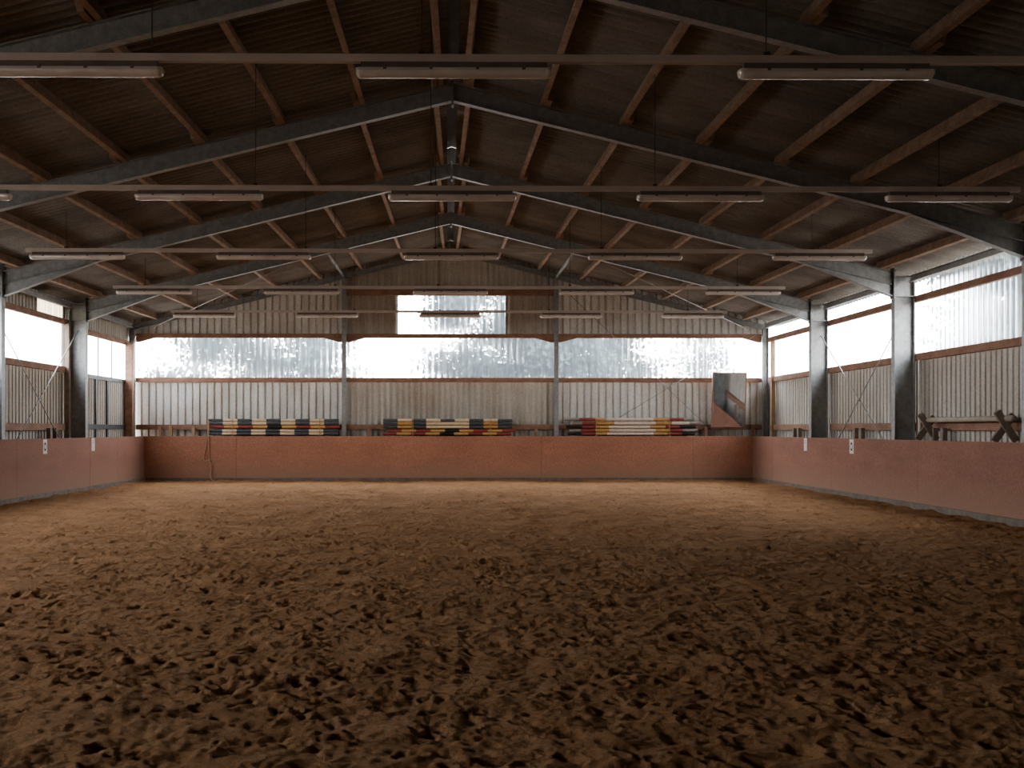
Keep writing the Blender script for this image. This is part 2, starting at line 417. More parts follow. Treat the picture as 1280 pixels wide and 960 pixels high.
# short studs under the low girts
for x, nm in ((-9.45, 'nearest the left corner'), (-9.1, 'second from the left corner'), (-8.35, 'left of the first pole stack'), (-2.6, 'right of the left steel post'),
              (2.9, 'left of the right steel post'), (8.5, 'under the left edge of the mirror'), (10.05, 'nearest the right corner')):
    tag(MB().box(x - 0.05, x + 0.05, 35.1, 35.2, 0.0, 1.8).build('timber_stud', M['pale_timber'] if x < -8 else M['girt'], bevel=0.005),
        f'short timber stud behind the end kickboard, {nm}', 'timber post', 'timber studs behind the end kickboard')
# steel posts
for x, nm, zt in ((PXL, 'left', roof_z(PXL) - 0.36), (PXR, 'right', roof_z(PXR) - 0.36)):
    tag(MB().ibeam((x, 35.19, 0), (x, 35.19, zt), 0.14, 0.16, up=(0, 1, 0), tf=0.012, tw=0.01).build('steel_post', M['steel']), f'grey steel post between the window bays of the end wall, {nm} one', 'steel post', 'steel posts of the end wall')

# ----------------------------------------------------------------- side walls
def bay_y(i): return FR[i], FR[i + 1]
S0, S1, T0, T1 = 3.26, 3.42, 4.57, 4.72
def side_top(x): return roof_z(x) + 0.07
def side_sheet(name, mat, x, y0, y1, z0, z1, label, cat='wall'):
    corrugated(name, mat, 'y', y0 - 0.02, y1 + 0.04, x, z0, z1, 0.206, 0.03 if mat not in (M['clear_sheet'], M['dim_sheet']) else 0.024, 'trap' if mat not in (M['clear_sheet'], M['dim_sheet']) else 'sin', seg=10, label=label, cat=cat, facing=1 if x < 0 else -1)
YB = -6.0
side_sheet('wall_right', M['sheet_side'], WR, YB, YE, -0.3, 3.34, 'grey corrugated sheeting along the lower right wall')
side_sheet('wall_left', M['sheet_side'], WL, YB, FR[4], -0.3, 3.34, 'grey corrugated sheeting along the lower left wall')
zr, zl = side_top(WR), side_top(WL)
RIGHT_WIN = FR[2] - 0.5
side_sheet('window_5', M['clear_sheet'], WR, RIGHT_WIN, YE, 3.34, 4.64, 'long translucent window band of the right wall', 'window')
side_sheet('window_6', M['clear_sheet'], WR, RIGHT_WIN, YE, 4.64, zr, 'narrow translucent strip under the right eave', 'window')
side_sheet('wall_right', M['sheet_side'], WR, YB, RIGHT_WIN, 3.34, zr, 'upper corrugated sheeting of the right wall near the entrance')
LEFT_WIN = YB + 0.4  # band runs on unseen behind the camera, added to brighten the foreground
side_sheet('window_7', M['clear_sheet'], WL, LEFT_WIN, FR[4] - 0.16, 3.34, 4.64, 'translucent window band of the left wall before the last frame', 'window')
side_sheet('wall_left', M['sheet_side'], WL, YB, LEFT_WIN, 3.34, zl, 'upper corrugated sheeting of the left wall near the entrance')
side_sheet('wall_left', M['sheet_side'], WL, LEFT_WIN, FR[3] + 3.5, 4.64, zl, 'corrugated strip under the left eave')
side_sheet('window_8', M['dim_sheet'], WL, FR[3] + 3.5, FR[4] - 0.15, 4.64, zl, 'short dirty translucent patch under the left eave', 'window')
side_sheet('wall_left', M['sheet_side'], WL, FR[4] - 0.15, YE, 4.50, zl, 'corrugated strip under the left eave at the far corner')
tag(MB().box(WL - 0.02, WL + 0.06, FR[4] - 0.16, FR[4] + 0.02, 3.34, 4.64).build('wall_left', M['grey_timber']), 'brown boarding beside the left window at the last frame', 'wall', kind='structure')
side_sheet('window_9', M['clear_sheet'], WL, FR[4], YE, 3.30, 4.50, 'translucent window above the sliding door in the far left corner', 'window')
# sliding door in the last left bay
dr = tag(MB().box(WL + 0.03, WL + 0.07, FR[4] + 0.1, YE - 0.3, 0, 3.22).build('door_1', M['sheet_side']), 'ribbed sliding door in the far left corner', 'door', kind='structure')
md = MB()
for k in range(26):
    y = FR[4] + 0.2 + k * 0.2
    if y < YE - 0.4: md.prism([(WL + 0.07, y), (WL + 0.07, y + 0.10), (WL + 0.10, y + 0.08), (WL + 0.10, y + 0.02)], 'z', 0.05, 3.2)
md.build('door_ribs', M['sheet_side'], dr)
mf = MB()
for y in (FR[4] + 0.55, FR[4] + 2.25, FR[4] + 3.3): mf.box(WL + 0.08, WL + 0.14, y, y + 0.10, 0, 3.2)
mf.box(WL + 0.08, WL + 0.15, FR[4] + 0.1, YE - 0.5, 1.72, 1.86); mf.box(WL + 0.08, WL + 0.14, FR[4] + 0.1, YE - 0.3, 3.2, 3.32)
mf.build('door_frame', M['dark_steel'], dr)
mb2 = MB()
for y in (FR[4] + 0.95, FR[4] + 2.7, FR[4] + 4.0): mb2.box(WL + 0.03, WL + 0.07, y, y + 0.05, 3.3, 4.5)
tag(mb2.build('trim_1', M['steel']), 'thin upright glazing bars over the sliding door', 'glazing bar', kind='structure')

# girts along the sides
def girts(side, i, lv):
    y0, y1 = bay_y(i); x = XR + 0.47 if side == 'right' else XL - 0.47
    x0, x1 = (x, x + 0.1) if side == 'right' else (x - 0.1, x)
    where = {2: 'nearest visible bay', 3: 'bay with the crossed rods', 4: 'bay beside the end wall'}[i]
    y1 = min(y1, 35.25) if i == 4 else y1
    if 'low' in lv: tag(MB().box(x0, x1, y0 + 0.12, y1 - 0.12, 1.69, 1.87).build('timber_girt', M['girt'], bevel=0.006), f'low brown timber girt above the {side} kickboard, {where}', 'timber beam', 'timber girts of the side walls')
    if 'sill' in lv: tag(MB().box(x0, x1, y0 + 0.02, y1 - 0.02, S0, S1).build('timber_girt', M['girt'], bevel=0.006), f'brown timber girt under the {side} window band, {where}', 'timber beam', 'timber girts of the side walls')
    if 'top' in lv:
        d = 0.12 if side == 'left' and i == 4 else 0
        tag(MB().box(x0, x1, y0 + 0.02, y1 - 0.02, T0 - d, T1 - d).build('timber_girt', M['girt'], bevel=0.006), f'brown timber girt over the {side} window band, {where}', 'timber beam', 'timber girts of the side walls')
for i in (2, 3, 4): girts('right', i, ('low', 'sill', 'top'))
girts('left', 3, ('low', 'sill', 'top')); girts('left', 4, ('top',))
# eave beams of steel
for side, x in (('left', XL - 0.36), ('right', XR + 0.36)):
    for i in (2, 3, 4):
        y0, y1 = bay_y(i)
        m = MB().box(x - 0.05, x + 0.05, y0 + 0.11, y1 - 0.11, 5.02, 5.035).box(x - 0.05, x + 0.05, y0 + 0.11, y1 - 0.11, 5.145, 5.16).box(x - 0.006, x + 0.006, y0 + 0.11, y1 - 0.11, 5.035, 5.145)
        tag(m.build('eave_beam', M['steel']), f'grey steel eave beam along the {side} wall, ' + {2: 'in the nearest visible bay', 3: 'between the last two full frames', 4: 'reaching the end wall'}[i], 'steel beam', 'steel eave beams')
# upright posts seen beside the columns
for x, y, w, mt, lab in ((10.44, 23.55, 0.06, 'sign', 'thin white upright pipe behind the dark right column'), (10.44, 29.15, 0.05, 'sign', 'thin white upright pipe behind the second right column')):
    tag(MB().tube([(x, y, 0), (x, y, 3.25)], w / 2, 10).build('pipe', M[mt], smooth=True), lab, 'pipe', 'white pipes on the right wall')
tag(MB().box(-10.42, -10.18, 34.55, 34.72, 0, 4.5).build('timber_post', M['girt'], bevel=0.008), 'orange brown timber post in the far left corner beside the sliding door', 'timber post')
tag(MB().box(-10.43, -10.30, FR[4] - 0.32, FR[4] - 0.18, 0, 4.6).build('timber_post', M['grey_timber'], bevel=0.008), 'brown timber post behind the second left column', 'timber post')
tag(MB().box(10.44, 10.56, 34.35, 34.47, 0, 4.58).build('timber_post', M['pale_timber'], bevel=0.008), 'pale timber post in the far right corner', 'timber post')
# little studs beneath the low side girts
for side, y, nm in (('right', 22.2, 'below the pole of the trestle'), ('right', 26.6, 'below the crossed rods'), ('right', 31.4, 'in the bay beside the end wall'), ('left', 27.6, 'below the crossed rods')):
    x = 10.38 if side == 'right' else -10.29
    for dy in (0, 0.42):
        tag(MB().box(x - 0.05, x + 0.05, y + dy, y + dy + 0.12, 0, 1.75).build('timber_stud', M['grey_timber'], bevel=0.005), f'short dark stud, {side} wall, {nm}, ' + ('nearer one' if dy == 0 else 'farther one'), 'timber post', 'dark studs under the side girts')
# closed entrance end behind the viewpoint and the ground outside
m = MB(); m.add([(WL - .3, YB, -.3), (WR + .3, YB, -.3), (WR + .3, YB, 5.25), (RX, YB, 8.0), (WL - .3, YB, 5.25)], [(0, 1, 2, 3, 4)])
tag(m.build('wall_front', M['sheet_side']), 'closed entrance end wall of the hall', 'wall', kind='structure')
m = MB(); m.add([(-120, -80, -0.25), (120, -80, -0.25), (120, 160, -0.25), (-120, 160, -0.25)], [(0, 1, 2, 3)])
tag(m.build('ground', M['grass']), 'pale gravel ground outside the hall', 'ground', kind='structure')

# ----------------------------------------------------------------- steel portal frames
def portal(i, label):
    y = FR[i]
    t = thing('portal_frame', label, 'steel frame', (RX, y, 0), 'steel portal frames')
    for sgn, xi in ((-1, XL), (1, XR)):
        lx = xi - RX
        c = MB().ibeam((lx + sgn * 0.23, 0, 0), (lx + sgn * 0.23, 0, 5.16), 0.20, 0.46, up=(sgn, 0, 0), tf=0.02, tw=0.014)
        co = c.build('column', M['steel'], t)
        for z in (4.70, 5.15):
            MB().box(min(lx + sgn * 0.02, lx + sgn * 0.44), max(lx + sgn * 0.02, lx + sgn * 0.44), -0.09, 0.09, z, z + 0.015).build('stiffener', M['steel'], co)
        pl = MB().box(min(lx, lx - sgn * 0.025), max(lx, lx - sgn * 0.025), -0.10, 0.10, 4.66, 5.34)
        for zz in (4.75, 4.95, 5.15, 5.28):
            for yy in (-0.06, 0.06): pl.tube([(lx - sgn * 0.05, yy, zz), (lx + sgn * 0.05, yy, zz)], 0.016, 6)
        pl.build('end_plate', M['dark_steel'], co)
        dep = 0.29
        a = (lx - sgn * 0.02, 0, raf_top(xi) - dep / 2 + 0.005); b = (0, 0, raf_top(RX) - dep / 2)
        r = MB().ibeam(a, b, 0.16, dep, tf=0.014, tw=0.011).build('rafter', M['steel'], t)
        # haunch under the rafter at the column
        L = 2.0; x0 = xi - sgn * 0.02; x1 = xi - sgn * L
        zb0, zb1 = raf_top(x0) - dep, raf_top(x1) - dep
        h = MB().prism([(x0 - RX, zb0), (x1 - RX, zb1), (x0 - RX, zb0 - 0.26)], 'y', -0.006, 0.006)
        h.bar((x0 - RX, 0, zb0 - 0.26), (x1 - RX, 0, zb1 - 0.006), 0.16, 0.014)
        h.build('haunch', M['steel'], r)
    MB().box(-0.02, 0.02, -0.09, 0.09, 7.30, 7.72).build('ridge_plate', M['steel'], t)
    return t
portal(1, 'nearest grey steel portal frame, its rafters crossing the top corners of the view')
portal(2, 'steel portal frame behind the nearest row of lights, its ridge below the middle light')
portal(3, 'steel portal frame carried by the broad dark right column, third from the end wall')
portal(4, 'steel portal frame nearest the end wall, its left column beside the sliding door')
# end frame
t = thing('end_frame', 'slim steel frame against the end wall under the gable roof edge', 'steel frame', (RX, 35.19, 0))
for sgn, xc in ((-1, CXL), (1, CXR)):
    MB().ibeam((xc - RX, 0, 0), (xc - RX, 0, 5.05), 0.16, 0.17, up=(1, 0, 0), tf=0.014, tw=0.01).build('column', M['steel'], t)
    MB().ibeam((xc - RX, 0, raf_top(xc) - 0.08), (0, 0, raf_top(RX) - 0.08), 0.12, 0.16, tf=0.012, tw=0.01).build('rafter', M['steel'], t)
# struts from the last full frame to the end wall
for x, nm in ((PXL, 'left'), (PXR, 'right')):
    z = raf_top(x) - 0.10
    tag(MB().tube([(x, FR[4] + 0.02, z), (x, 35.12, z)], 0.045, 10).build('steel_strut', M['steel'], smooth=True), f'round steel strut under the roof from the last frame to the {nm} end wall post', 'steel strut', 'roof struts of the last bay')
# tie rods
def rod(name, a, b, lab, grp, r=0.014):
    tag(MB().tube([a, b], r, 8).build(name, M['rod'], smooth=True), lab, 'bracing rod', grp)
G = 'crossed bracing rods'
rod('bracing_rod', (10.27, FR[3] + 0.02, 4.30), (10.27, FR[4], 0.45), 'thin rod falling from the dark right column towards the end wall', G)
rod('bracing_rod', (10.31, FR[4] - 0.02, 4.30), (10.31, FR[3] + 0.02, 0.65), 'thin rod rising towards the second right column from the end, white at its top', G)
rod('bracing_rod', (-10.16, FR[4] - 0.02, 4.42), (-10.16, FR[3] + 0.02, 0.55), 'thin pale rod crossing the left window in front of the glazing', G)
rod('bracing_rod', (-10.20, FR[3] + 0.02, 4.42), (-10.20, FR[4], 0.55), 'thin dark rod on the left wall falling towards the end wall', G)
rod('bracing_rod', (PXR + 0.1, 35.24, 6.5), (8.9, 35.24, 1.5), 'thin rod on the end wall falling right across the window towards the mirror', G, 0.011)
rod('bracing_rod', (CXR - 0.1, 35.22, 4.95), (PXR + 0.1, 35.22, 0.9), 'thin rod on the end wall falling left from the top right corner', G, 0.011)
rod('bracing_rod', (-9.75, 35.1, 5.02), (-3.9, FR[4] + 0.1, 6.50), 'thin roof rod under the left slope of the last bay', G)
rod('bracing_rod', (9.85, 35.1, 5.02), (4.0, FR[4] + 0.1, 6.50), 'thin roof rod under the right slope of the last bay', G)

# ----------------------------------------------------------------- purlins
DS = [0.28, 1.62, 2.98, 4.34, 5.70, 7.05, 8.40, 9.72]
BAYNAME = {0: 'before the nearest steel frame', 1: 'behind the nearest steel frame', 2: 'behind the second steel frame', 3: 'behind the third steel frame', 4: 'in the last bay'}
def purlin(i, k, sgn):
    y0, y1 = bay_y(i)
    d = DS[k]
    jit = random.uniform(-0.012, 0.012)
    a = Vector((RX + sgn * (d + 0.05 + jit), y0 - 0.42, 0)); b = Vector((RX + sgn * (d - 0.05 + jit), min(y1 + 0.16, 35.4), 0))
    h = 0.18
    for p in (a, b): p.z = raf_top(p.x) + h / 2 - 0.0
    nrm = Vector((sgn * SL, 0, 1)).normalized()
    c = (a + b) / 2
    o = MB().bar(a - c, b - c, 0.088, h, up=nrm).build('roof_purlin', M['timber'], bevel=0.006)
    o.location = c
    tag(o, f'{ORD[k]} timber purlin from the ridge, {"left" if sgn < 0 else "right"} slope, {BAYNAME[i]}', 'roof beam', 'timber roof purlins')
    # steel cleat bolted at the lap
    p = b + (a - b) * ((0.50) / (b - a).length) - c
    m = MB().box(p.x + sgn * 0.046, p.x + sgn * 0.062, p.y - 0.05, p.y + 0.05, p.z - 0.085, p.z + 0.03)
    m.build('cleat', M['clip'], o)
for i in (0, 1, 2, 3, 4):
    for sgn in (-1, 1):
        for k in range(8):
            if i == 0 and k > 4: continue
            purlin(i, k, sgn)

# ----------------------------------------------------------------- light rails and fluorescent lights
RAIL_N = [1.856, 2.856, 3.856, 4.856, 5.856]
LX = [-7.33, -3.65, 0.06, 3.72, 7.40]
RN = ['nearest', 'second nearest', 'middle', 'second farthest', 'farthest']
proto = None
def make_light():
    t = thing('fluorescent_light', '', 'light')
    L = 0.90
    MB().box(-L + 0.01, L - 0.01, -0.035, 0.035, -0.066, 0.0).build('housing', M['housing'], t, bevel=0.006)
    # long cover with a rounded trough section
    prof = []
    for k in range(13):
        a = PI * k / 12
        prof.append((0.072 * math.cos(a) * (1.0 if abs(math.cos(a)) < .9 else 1), -0.092 - 0.056 * math.sin(a)))
    prof = [(0.066, -0.064)] + prof + [(-0.066, -0.064)]
    MB().prism(prof, 'x', -L + 0.035, L - 0.035).build('cover', M['diffuser'], t)
    for s in (-1, 1):
        m = MB(); rings = []
        n = len(prof)
        for q, (dx, sc) in enumerate(((0.0, 1.03), (0.035, 1.0), (0.06, 0.86), (0.072, 0.62))):
            rings.append([(s * (L - 0.035 + dx), y * sc, -0.064 + (z + 0.064) * sc) for y, z in prof])
        vs = [p for r in rings for p in r]; fs = []
        for q in range(3):
            for k in range(n): fs.append((q * n + k, q * n + (k + 1) % n, (q + 1) * n + (k + 1) % n, (q + 1) * n + k))
        fs.append(tuple(range(n))); fs.append(tuple(3 * n + k for k in range(n)))
        m.add(vs, fs); m.build('end_cap', M['cap'], t)
    for k in range(4):
        x = -0.66 + 0.44 * k
        MB().box(x - 0.016, x + 0.016, -0.078, -0.062, -0.085, -0.045).build('clip', M['housing'], t)
    return t
for r, n_ in enumerate(RAIL_N):
    y = n_ * BAY
    t = thing('light_rail', f'long pale steel light rail hung across the hall, {RN[r]} of the five', 'light rail', (0.05, y, 0), 'light rails')
    MB().box(-8.4, 8.4, -0.035, 0.035, 5.285, 5.30).box(-8.4, 8.4, -0.035, -0.027, 5.228, 5.285).box(-8.4, 8.4, 0.027, 0.035, 5.228, 5.285).box(-8.4, 8.4, -0.027, 0.027, 5.232, 5.24).build('rail', M['rail'], t)
    for x in (-7.6, -2.87, -0.3, 3.0, 7.2):
        MB().tube([(x, 0, 5.30), (x, 0, roof_z(x + 0.05) - 0.02)], 0.006, 6).build('hanger_wire', M['wire'], t)
        MB().box(x - 0.03, x + 0.03, -0.03, 0.03, 5.30, 5.335).build('hanger_clamp', M['clip'], t)
    for k, x in enumerate(LX):
        if r == 0 and k in (0, 4): continue
        if proto is None: proto = make_light(); o = proto
        else: o = dup(proto, (0, 0, 0))
        o.location = (x, y, 5.228)
        kk = ['leftmost light', 'second light from the left', 'middle light', 'second light from the right', 'rightmost light'][k]
        if r == 0: kk = {1: 'left light, partly cut off,', 2: 'middle light', 3: 'right light'}[k]
        tag(o, f'long unlit fluorescent fitting, {kk} on the {RN[r]} rail', 'light', 'fluorescent lights')

# ----------------------------------------------------------------- kickboards
KT = 1.49
def panel(lab, box_args, mat='kick'):
    o = MB().box(*box_args).build('kickboard_panel', M[mat], bevel=0.003)
    return tag(o, lab, 'kickboard', 'brown kickboard panels')
ge = 0.0025
ex = [(-9.95, -6.9), (-6.9, -1.93), (-1.93, 3.05), (3.05, 8.03), (8.03, 10.04)]
en = ['short brown kickboard panel of the end wall in the left corner', 'brown kickboard panel below the first pole stack on the end wall', 'brown kickboard panel in the middle of the end wall below the second pole stack',
      'brown kickboard panel below the red yellow and white pole stack', 'short brown kickboard panel of the end wall under the mirror']
for (a, b), l in zip(ex, en): panel(l, (a + ge, b - ge, 34.90, 34.94, 0, KT), 'kick_end_lit')
ry = [7.3, 12.4, 17.5, 22.6, 27.7, 32.8, 34.89]
rn = ['brown kickboard panel on the right wall, first from the entrance', 'brown kickboard panel on the right wall, second from the entrance', 'brown kickboard panel on the right wall cut by the picture edge below the trestle',
      'brown kickboard panel on the right wall below the dark column, with the nearer white marker', 'brown kickboard panel on the right wall with the farther white marker', 'short brown kickboard panel on the right wall in the far corner']
for a, b, l in zip(ry[1:-1], ry[2:], rn[1:]): panel(l, (XR - 0.04, XR - 0.002, a + ge, b - ge, 0, KT))
ly = [9.6, 14.6, 19.6, 24.6, 29.6, 32.1, 34.89]
ln = ['', 'brown kickboard panel on the left wall, second from the entrance', 'brown kickboard panel on the left wall at the picture edge', 'brown kickboard panel on the left wall with the nearer white marker',
      'narrow brown kickboard panel on the left wall with the faded marker', 'short brown kickboard panel on the left wall in the far corner']
for a, b, l in zip(ly[2:-1], ly[3:], ln[2:]): panel(l, (XL + 0.002, XL + 0.04, a + (0.006 if a == 29.6 else ge), b - ge, 0, KT))
tag(MB().box(XL + 0.04, XR - 0.04, 34.83, 34.90, -0.05, 0.13).build('baseboard_back', M['concrete'], bevel=0.004), 'grey base strip along the end kickboard', 'base strip', kind='structure')
tag(MB().box(XR - 0.09, XR - 0.04, 3, 34.83, -0.05, 0.15).build('baseboard_right', M['concrete'], bevel=0.004), 'grey base strip along the right kickboard', 'base strip', kind='structure')
tag(MB().box(XL + 0.04, XL + 0.09, 3, 34.83, -0.05, 0.15).build('baseboard_left', M['concrete'], bevel=0.004), 'grey base strip along the left kickboard', 'base strip', kind='structure')
# ledge behind the right kickboard that carries the trestle
tag(MB().box(XR + 0.025, 10.55, 18.7, 23.8, 1.40, 1.45).build('trim_2', M['girt']), 'timber ledge behind the right kickboard under the trestle', 'ledge', kind='structure')

# markers on the side kickboards
def marker(side, y, lab, faded, w=0.26):
    x = XL + 0.04 if side == 'left' else XR - 0.04
    s = 1 if side == 'left' else -1
    t = thing('marker_plate', lab, 'sign', (x, y, 1.47), 'white kickboard markers')
    MB().box(min(0, s * 0.008), max(0, s * 0.008), -w / 2, w / 2, -0.355, 0.0).build('plate', M['sign'], t)
    xx0, xx1 = min(s * 0.008, s * 0.011), max(s * 0.008, s * 0.011)
    def disc(cz, ry, rz, mat):
        MB().prism([(ry * math.cos(2 * PI * k / 20), cz + rz * math.sin(2 * PI * k / 20)) for k in range(20)], 'x', xx0, xx1).build('dot', mat, t)
    if not faded:
        disc(-0.105, 0.055, 0.028, M['mark']); disc(-0.255, 0.055, 0.028, M['mark'])
        m = MB(); n = 28
        for k in range(n):
            a0, a1 = 2 * PI * k / n, 2 * PI * (k + 1) / n
            q = [(0.085 * math.cos(a0), -0.18 + 0.075 * math.sin(a0)), (0.085 * math.cos(a1), -0.18 + 0.075 * math.sin(a1)),
                 (0.055 * math.cos(a1), -0.18 + 0.055 * math.sin(a1)), (0.055 * math.cos(a0), -0.18 + 0.055 * math.sin(a0))]
            m.prism(q, 'x', xx0, xx1)
        m.build('ring', M['p_grey'], t)
    else:
        disc(-0.065, 0.05, 0.014, M['p_grey']); disc(-0.125, 0.04, 0.020, M['p_grey'])
marker('left', 26.3, 'white marker plate with two black dots on the left kickboard', False)
marker('left', 29.85, 'faded white marker plate by the seam of the left kickboard', True)
marker('right', 26.3, 'white marker plate with two black dots on the right kickboard', False)
marker('right', 29.7, 'narrow white marker plate on the right kickboard nearer the end wall', True)

# ----------------------------------------------------------------- jump pole stacks on racks behind the end kickboard
YP = 35.04
def pole(x0, bands, z, lab, grp, y=YP, r=0.0485):
    """bands: list of (length, material key)"""
    keys = []
    for _, k in bands:
        if k not in keys: keys.append(k)
    L = sum(l for l, _ in bands); x = -L / 2
    pts, mi = [(x, 0, 0)], []
    for l, k in bands:
        x += l; pts.append((x, 0, 0)); mi.append(keys.index(k))
    o = MB().tube(pts, r, 14, mi).build('jump_pole', [M[k] for k in keys], smooth=False)
    o.location = (x0 + L / 2, y, z)
    return tag(o, lab, 'jump pole', grp)
def bandset(seq, L):
    return [(L / len(seq), k) for k in seq]
D, C, R, Y_, W, Gy, B = 'p_dark', 'p_cream', 'p_red', 'p_yellow', 'p_white', 'p_grey', 'p_black'
DC = [D, C] * 4 + [D]
RY = [R, Y_, R, Y_, B, Y_, R, Y_, R]
DY = [D, Y_, D, C, C, C, D, Y_, D]
def zrow(y): return 1.73 + (536 - y) / 1335 * 35.04
zs = [zrow(525.4), zrow(529.4), zrow(533.6), zrow(538.4), zrow(542.2)]
names = ['topmost', 'second from top', 'third from top', 'fourth from top', 'lowest visible']
g1 = 'poles of the left stack'
for k, (sq, x0, lab) in enumerate(((DC, -7.83, 'slate and cream striped jump pole'), (DC, -7.83, 'slate and cream striped jump pole'), (RY, -7.80, 'red and yellow striped jump pole'),
                            (DC, -7.86, 'slate and cream striped jump pole'), (DC, -7.86, 'slate and cream striped jump pole'))):
    pole(x0, bandset(sq, 4.25), zs[k], f'{lab}, {names[k]} of the left stack', g1)
g2 = 'poles of the middle stack'
for k, (sq, x0, lab) in enumerate(((DC, -2.12, 'slate and cream striped jump pole'), (DY, -2.12, 'slate pole with yellow and cream bands'), (DY, -2.12, 'slate pole with yellow and cream bands'),
                            (RY, -1.98, 'red and yellow striped jump pole'), (RY, -2.15, 'red and yellow striped jump pole'))):
    pole(x0, bandset(sq, 4.22), zs[k], f'{lab}, {names[k]} of the middle stack', g2)
g3 = 'poles of the right stack'
k26 = 35.04 / 1335
rows = [(706, [(18, Gy), (20, R), (14, Y_), (59, W), (20, Y_), (18, R), (13, Gy)], 524.2), (716, [(12, Gy), (18, R), (22, Y_), (52, W), (20, Y_), (22, W), (14, Gy)], 529.0),
        (708, [(20, B), (18, R), (15, Y_), (52, W), (19, Y_), (18, R), (20, B)], 533.6), (712, [(14, Gy), (18, R), (18, Y_), (58, W), (16, Y_), (18, R), (18, Gy)], 538.0), (710, [(17, B), (18, R), (14, Y_), (58, W), (18, Y_), (18, R), (16, B)], 542.2)]
for k, (px0, bd, py) in enumerate(rows):
    pole((px0 - 560) * k26, [(l * k26, c) for l, c in bd], zrow(py), f'grey red yellow and white jump pole, {names[k]} of the right stack', g3)
# racks: two uprights with a foot beam; the poles lie on pegs in front of the uprights
def rack(xa, xb, lab):
    t = thing('pole_rack', lab, 'rack', ((xa + xb) / 2, YP, 0), 'pole racks')
    for x in (xa, xb):
        lx = x - (xa + xb) / 2
        MB().box(lx - 0.035, lx + 0.035, 0.06, 0.12, 0, zs[0] + 0.05).build('upright', M['pale_timber'], t, bevel=0.004)
        MB().box(lx - 0.012, lx + 0.012, -0.066, -0.056, zs[4] - 0.09, zs[0] + 0.06).build('strap', M['rope'], t)
        MB().box(lx - 0.03, lx + 0.03, -0.06, 0.06, zs[4] - 0.10, zs[4] - 0.055).build('arm', M['pale_timber'], t, bevel=0.003)
    MB().box(-(xb - xa) / 2, (xb - xa) / 2, 0.06, 0.12, 0.1, 0.2).build('stretcher', M['pale_timber'], t)
rack(-7.05, -4.2, 'timber rack holding the left pole stack behind the end kickboard')
rack(-1.15, 1.4, 'timber rack holding the middle pole stack behind the end kickboard')
rack(4.86, 7.27, 'timber rack holding the right pole stack behind the end kickboard')

# ----------------------------------------------------------------- mirror
t = thing('mirror', 'tall mirror in a thin brown frame at the right end of the end wall', 'mirror', (9.20, 35.0, 1.78))
mw, mh = 1.12, 1.80
t.rotation_euler = (0.12, 0, 0)
MB().box(-mw / 2 + 0.03, mw / 2 - 0.03, -0.012, 0.0, 0.03, mh - 0.03).build('glass', M['mirror'], t)
mfm = MB()
mfm.box(-mw / 2, -mw / 2 + 0.035, -0.03, 0.03, 0, mh).box(mw / 2 - 0.035, mw / 2, -0.03, 0.03, 0, mh).box(-mw / 2 + 0.035, mw / 2 - 0.035, -0.03, 0.03, 0, 0.03).box(-mw / 2 + 0.035, mw / 2 - 0.035, -0.03, 0.03, mh - 0.03, mh)
mfm.build('frame', M['girt'], t)
MB().box(-mw / 2 + 0.02, mw / 2 - 0.02, 0.0, 0.025, 0.02, mh - 0.02).build('backing', M['grey_timber'], t)
for x in (-0.45, 0.45): MB().box(x - 0.04, x + 0.04, 0.03, 0.27, 0.3, 0.36).build('bracket', M['dark_steel'], t)

# ----------------------------------------------------------------- rope over the end kickboard
pts = [(-7.84, 34.99, 2.05), (-7.85, 34.95, 1.62), (-7.84, 34.87, 1.48), (-7.90, 34.875, 1.1), (-7.96, 34.875, 0.80), (-7.92, 34.87, 0.68), (-7.80, 34.865, 0.70), (-7.74, 34.865, 0.62), (-7.72, 34.86, 0.4), (-7.74, 34.82, 0.2), (-7.68, 34.76, 0.09), (-7.62, 34.7, 0.06)]
pts2 = [(-7.82, 34.99, 2.0), (-7.81, 34.95, 1.6), (-7.80, 34.87, 1.48), (-7.80, 34.875, 1.1), (-7.78, 34.875, 0.78), (-7.80, 34.86, 0.70), (-7.70, 34.86, 0.73), (-7.66, 34.865, 0.62), (-7.72, 34.865, 0.52)]
def curve_pts(p, n=6):
    P = [Vector(q) for q in p]; out = []
    for i in range(len(P) - 1):
        a, b, c, d = P[max(i - 1, 0)], P[i], P[i + 1], P[min(i + 2, len(P) - 1)]
        for k in range(n):
            s = k / n
            out.append(0.5 * ((2 * b) + (c - a) * s + (2 * a - 5 * b + 4 * c - d) * s * s + (3 * b - a - 3 * c + d) * s ** 3))
    return out + [P[-1]]
m = MB(); m.tube(curve_pts(pts), 0.013, 7); m.tube(curve_pts(pts2), 0.013, 7)
tag(m.build('rope', M['rope'], smooth=True), 'tan rope hanging over the end kickboard at the left end of the first pole stack', 'rope')

# ----------------------------------------------------------------- cross-ended trestle pole (cavaletti) behind the right kickboard
t = thing('cavaletti', 'low jump with crossed timber ends and a pale pole behind the right kickboard', 'jump', (10.25, 0, 1.45))
for y, sx in ((22.75, 1), (19.55, 1)):
    m = MB()
    # the cross stands across the pole: its arms lean along x
    for s in (-1, 1):
        a = Vector((-s * 0.19, y + s * 0.031, 0.05)); b = Vector((s * 0.17, y + s * 0.031, 0.60 if s < 0 else 0.54))
        m.bar(a, b, 0.13, 0.06, up=(0, 1, 0))
    m.build('cross_end', M['grey_timber'], t, bevel=0.005)
MB().tube([(0, 22.95, 0.47), (0, 19.3, 0.47)], 0.055, 14).build('pole', M['old_pole'], t, smooth=True)

